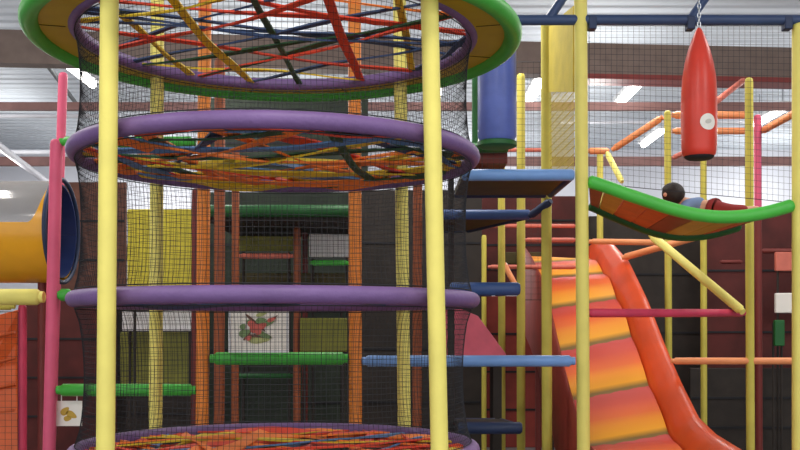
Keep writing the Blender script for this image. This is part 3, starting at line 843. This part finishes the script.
panel(236, 372, 294, 430, 10.95, 'dark_green_board', 'dark green low panel under the green bar')
panel(553, 274, 559, 306, 12.9, 'white_plastic', 'narrow white upright strip between slim yellow posts', name='white_strip', th=.04)
panel(776, 252, 830, 271, 11.75, 'salmon_rail', 'upper pinkish board at the right edge below the bridge')
panel(776, 293, 830, 313, 11.6, 'white_print', 'white board at the right edge beside the dark red interior')
gp = thing('green_deck', 'dark green padded deck edge behind the netting in the middle tier', 'platform', tuple(P(290,211,9.9)))
bm = NB(); tube(bm, [P(206,211,9.9), P(356,211,9.9)], .06, 14, round_ends=True); obj('edge_pad', bm, 'dark_green', gp)
bm = box(NB(), tuple(P(206,214,9.9)+Vector((0,.05,-.06))), tuple(P(356,211,9.9)+Vector((0,1.8,0)))); obj('deck_board', bm, 'dark_board', gp, smooth=False)
gp = thing('green_deck', 'dark green padded deck edge beyond the blue platforms behind the hanging bag', 'platform', tuple(P(480,146,9.6)))
bm = NB(); tube(bm, [P(446,148,9.6), P(508,148,9.6)], .05, 14, round_ends=True); obj('edge_pad', bm, 'dark_green', gp)
bm = box(NB(), tuple(P(446,156,9.6)+Vector((0,.05,-.06))), tuple(P(508,150,9.6)+Vector((0,.9,0)))); obj('deck_board', bm, 'maroon_foam', gp, smooth=False)
bm = NB(); p = P(451,150,9.9); tube(bm, [(p.x,p.y,0),(p.x,p.y,p.z-.02)], .03, 10); obj('support_leg', bm, 'dark_board', gp)
gp = thing('green_pole', 'thin green pole left of the blue hanging bag', 'pole', tuple(P(475,150,9.62)))
bm = NB(); tube(bm, [P(475,147,9.62)+Vector((0,0,.03)), P(475,70,9.62)], .03, 12); obj('sleeve', bm, 'dark_green', gp)
bm = NB(); lathe(bm, [(.034,CZ+(HY-70)*9.62/F),(.02,CZ+(HY-68)*9.62/F)], tuple(P(475,HY,9.62).to_2d())+(0,), 12); obj('end_cap', bm, 'dark_green', gp)
post(220, 0, 219, 8.9, .095, 'brown_foam', 'brown padded post close behind the left orange post', 'brown inner posts', z_top=CZ+(HY-60)*8.9/F)
post(236, 0, 235, 9.5, .07, 'brown_foam', 'slimmer brown post left of the framed picture behind the netting', 'brown inner posts', z_top=CZ+(HY-150)*9.5/F)
post(297, 0, 297, 10.5, .075, 'brown_foam', 'brown inner post behind the right edge of the framed picture', 'brown inner posts', z_top=CZ+(HY-228)*10.5/F)
post(305, 0, 305, 11.2, .06, 'maroon_foam', 'thin dark red post beside the brown post under green deck', 'brown inner posts', z_top=CZ+(HY-228)*11.2/F)
post(418, 0, 417, 9.2, .085, 'brown_foam', 'brown post between the two right yellow tower posts', 'brown inner posts', z_top=CZ+(HY-170)*9.2/F)
post(196, 0, 194, 9.4, .06, 'maroon_foam', 'dark red post at the right edge of the yellow panel', 'brown inner posts', z_top=CZ+(HY-190)*9.4/F)
hb(239, 293, 256, 'salmon_rail', .06, 'brownish red bar under the small olive board behind netting', 'inner bars', d=10.5)
post(352, 0, 352, 10.5, .06, 'maroon_foam', 'dark red post almost hidden behind the right orange post', 'brown inner posts', z_top=CZ+(HY-228)*10.5/F)
hb(310, 349, 263, 'green_foam', .06, 'thin green bar below the pale board behind netting', 'inner bars', d=10.5)
hb(236, 294, 376, 'dark_green', .05, 'dark green bar along the top of the low green panel', 'inner bars', d=10.6)

# ------------------------------------------------------------------ left: tube slide, roll, chute
d = 8.9; cz = CZ+(HY-231)*d/F; R = 52/F*d
xe = -2.97; xs = P(-120,0,d).x
ts = thing('tube_slide', 'fat orange tube slide with clear dome window at the left edge', 'slide', (xs, d, cz-R))
def arc(x, a0, a1, R_, n=24): return [Vector((x, d-R_*math.cos(a0+(a1-a0)*k/n), cz+R_*math.sin(a0+(a1-a0)*k/n))) for k in range(n+1)]
def shell(a0, a1, xa, xb, R_, th, m, name, n=24):
    bm = NB(); L = []
    for x in (xa, xb):
        L.append([bm.verts.new(p) for p in arc(x,a0,a1,R_,n)]); L.append([bm.verts.new(p) for p in arc(x,a0,a1,R_-th,n)])
    oa, ia, ob, ib = L
    for k in range(n):
        bm.faces.new((oa[k],oa[k+1],ob[k+1],ob[k])); bm.faces.new((ia[k],ib[k],ib[k+1],ia[k+1]))
        bm.faces.new((oa[k],ia[k],ia[k+1],oa[k+1])); bm.faces.new((ob[k],ob[k+1],ib[k+1],ib[k]))
    for k in (0,n): bm.faces.new((oa[k],ob[k],ib[k],ia[k]))
    return obj(name, bm, m, ts)
a_lo = math.radians(4)
def cut(x):                                             # the window's lower edge turns up near the tube's end
    t = min(1, max(0, (x-(xe-.13))/.13)); return a_lo+math.radians(66)*(1-math.sqrt(max(0,1-t*t)))
bm = NB(); L = []; nx = 40; na = 44
for i in range(nx+1):
    u = i/nx; x = xs+(xe-xs)*(u if u < .3 else .3+(u-.3)) if i else xs
    x = xs+(xe-.16-xs)*min(1,u/.3) if u <= .3 else xe-.16+.16*(u-.3)/.7
    a1 = cut(x)+2*PI; a0 = a_lo+PI*.648
    for R_ in (R, R-.02): L.append([bm.verts.new((x, d-R_*math.cos(a0+(a1-a0)*k/na), cz+R_*math.sin(a0+(a1-a0)*k/na))) for k in range(na+1)])
for i in range(nx):
    oa, ia, ob, ib = L[2*i], L[2*i+1], L[2*i+2], L[2*i+3]
    for k in range(na):
        bm.faces.new((oa[k],oa[k+1],ob[k+1],ob[k])); bm.faces.new((ia[k],ib[k],ib[k+1],ia[k+1]))
    for k in (0,na): bm.faces.new((oa[k],ob[k],ib[k],ia[k]))
for oa, ia in ((L[0],L[1]), (L[-2],L[-1])):
    for k in range(na): bm.faces.new((oa[k],ia[k],ia[k+1],oa[k+1]))
obj('tube_shell', bm, 'tube_orange', ts)
shell(a_lo+.005, PI*.648+a_lo, xs, xe-.02, R-.022, .010, 'clear_plastic', 'clear_window', 24)['label'] = 'clear plastic dome window'
bm = NB(); tube(bm, [Vector((xe+.012, d-(R-.005)*math.cos(2*PI*k/48), cz+(R-.005)*math.sin(2*PI*k/48))) for k in range(48)], .02, 10, closed=True); obj('end_rim', bm, 'navy', ts)
shell(-PI, PI*.999, xe-.5, xe+.01, R-.045, .015, 'liner_blue', 'blue_liner', 48)['label'] = 'blue lining of the tube mouth'
for x in (xs+.3, xe-.16):
    bm = NB(); tube(bm, [(x,d,0),(x,d,cz-R+.01)], .04, 12); obj('support_leg', bm, 'maroon_foam', ts)
cu = thing('orange_chute', 'orange slide chute at the lower left corner behind the slim pink post', 'slide', tuple(P(-10,440,9.3)))
pts = [P(-60,330,9.6), P(20,309,9.6), P(16,345,9.6), P(19,460,9.4), P(-60,460,9.4)]
bm = NB(); prism(bm, pts, (0,.12,0)); obj('chute_side', bm, 'tube_orange_deep', cu, smooth=False, bevel=.02)
bm = NB()
for k in range(5):
    tube(bm, [P(-55,350+k*24,9.5), P(15,332+k*26,9.5)], .016, 8)
obj('moulded_rib', bm, 'plank_orange', cu)
bm = NB(); 
for px in (-40, 8): p = P(px,460,9.4); box(bm, (p.x-.04,9.44,0), (p.x+.04,9.52,p.z+.05))
obj('support_leg', bm, 'maroon_foam', cu, smooth=False)
net('safety_net', P(-40,312,8.95), P(18,312,8.95), P(18,452,8.95), P(-40,452,8.95), .055, .0016, 'black net in front of the orange chute at lower left')

# ------------------------------------------------------------------ camera, lights
cam = bpy.data.cameras.new('camera'); co = bpy.data.objects.new('camera', cam); COL.objects.link(co)
co.location = (0,0,CZ); co.rotation_euler = (PI/2,0,0)
cam.sensor_width = 36; cam.lens = F*36/800; cam.shift_y = (HY-225)/800
cam.clip_end = 100
scene.camera = co
w = bpy.data.worlds.new('World'); scene.world = w; w.use_nodes = True
bg_ = w.node_tree.nodes['Background']; bg_.inputs[0].default_value = (.93,.96,1,1); bg_.inputs[1].default_value = 1.22
def lamp(x, y, e, sx_=1.2, sy_=1.2):
    l = bpy.data.lights.new('ceiling_lamp', 'AREA'); l.shape = 'RECTANGLE'; l.size = sx_; l.size_y = sy_; l.energy = e; l.color = (1,.97,.92)
    o = bpy.data.objects.new('ceiling_lamp', l); COL.objects.link(o); o.location = (x,y,CZ+3.95)
for x, y in ((-4.5,3),(0,2.5),(4.5,3),(-5,8.5),(0.5,9.5),(5,8.5)):
    lamp(x, y, 85)
for x, y in ((-8,11.5),(-2.5,11.5),(3,11.5),(8.5,11.5),(-8,15.8),(-2,15.8),(3,15.8),(8,15.8),(-8,20),(-2,20),(3,20),(9,20),(-6,24.3),(2,24.3),(9,24.3)):  # added fill points that brighten the ceiling, no fixtures at these spots
    l = bpy.data.lights.new('hall_fill_point', 'POINT'); l.energy = 70 if y < 12 else 95; l.shadow_soft_size = .3; l.color = (1,.98,.95)
    o = bpy.data.objects.new('hall_fill_point', l); COL.objects.link(o); o.location = (x,y,CZ+3.0)
v = scene.view_settings
v.view_transform = 'Standard'; v.look = 'None'; v.gamma = 1; v.use_curve_mapping = False; v.exposure = .35
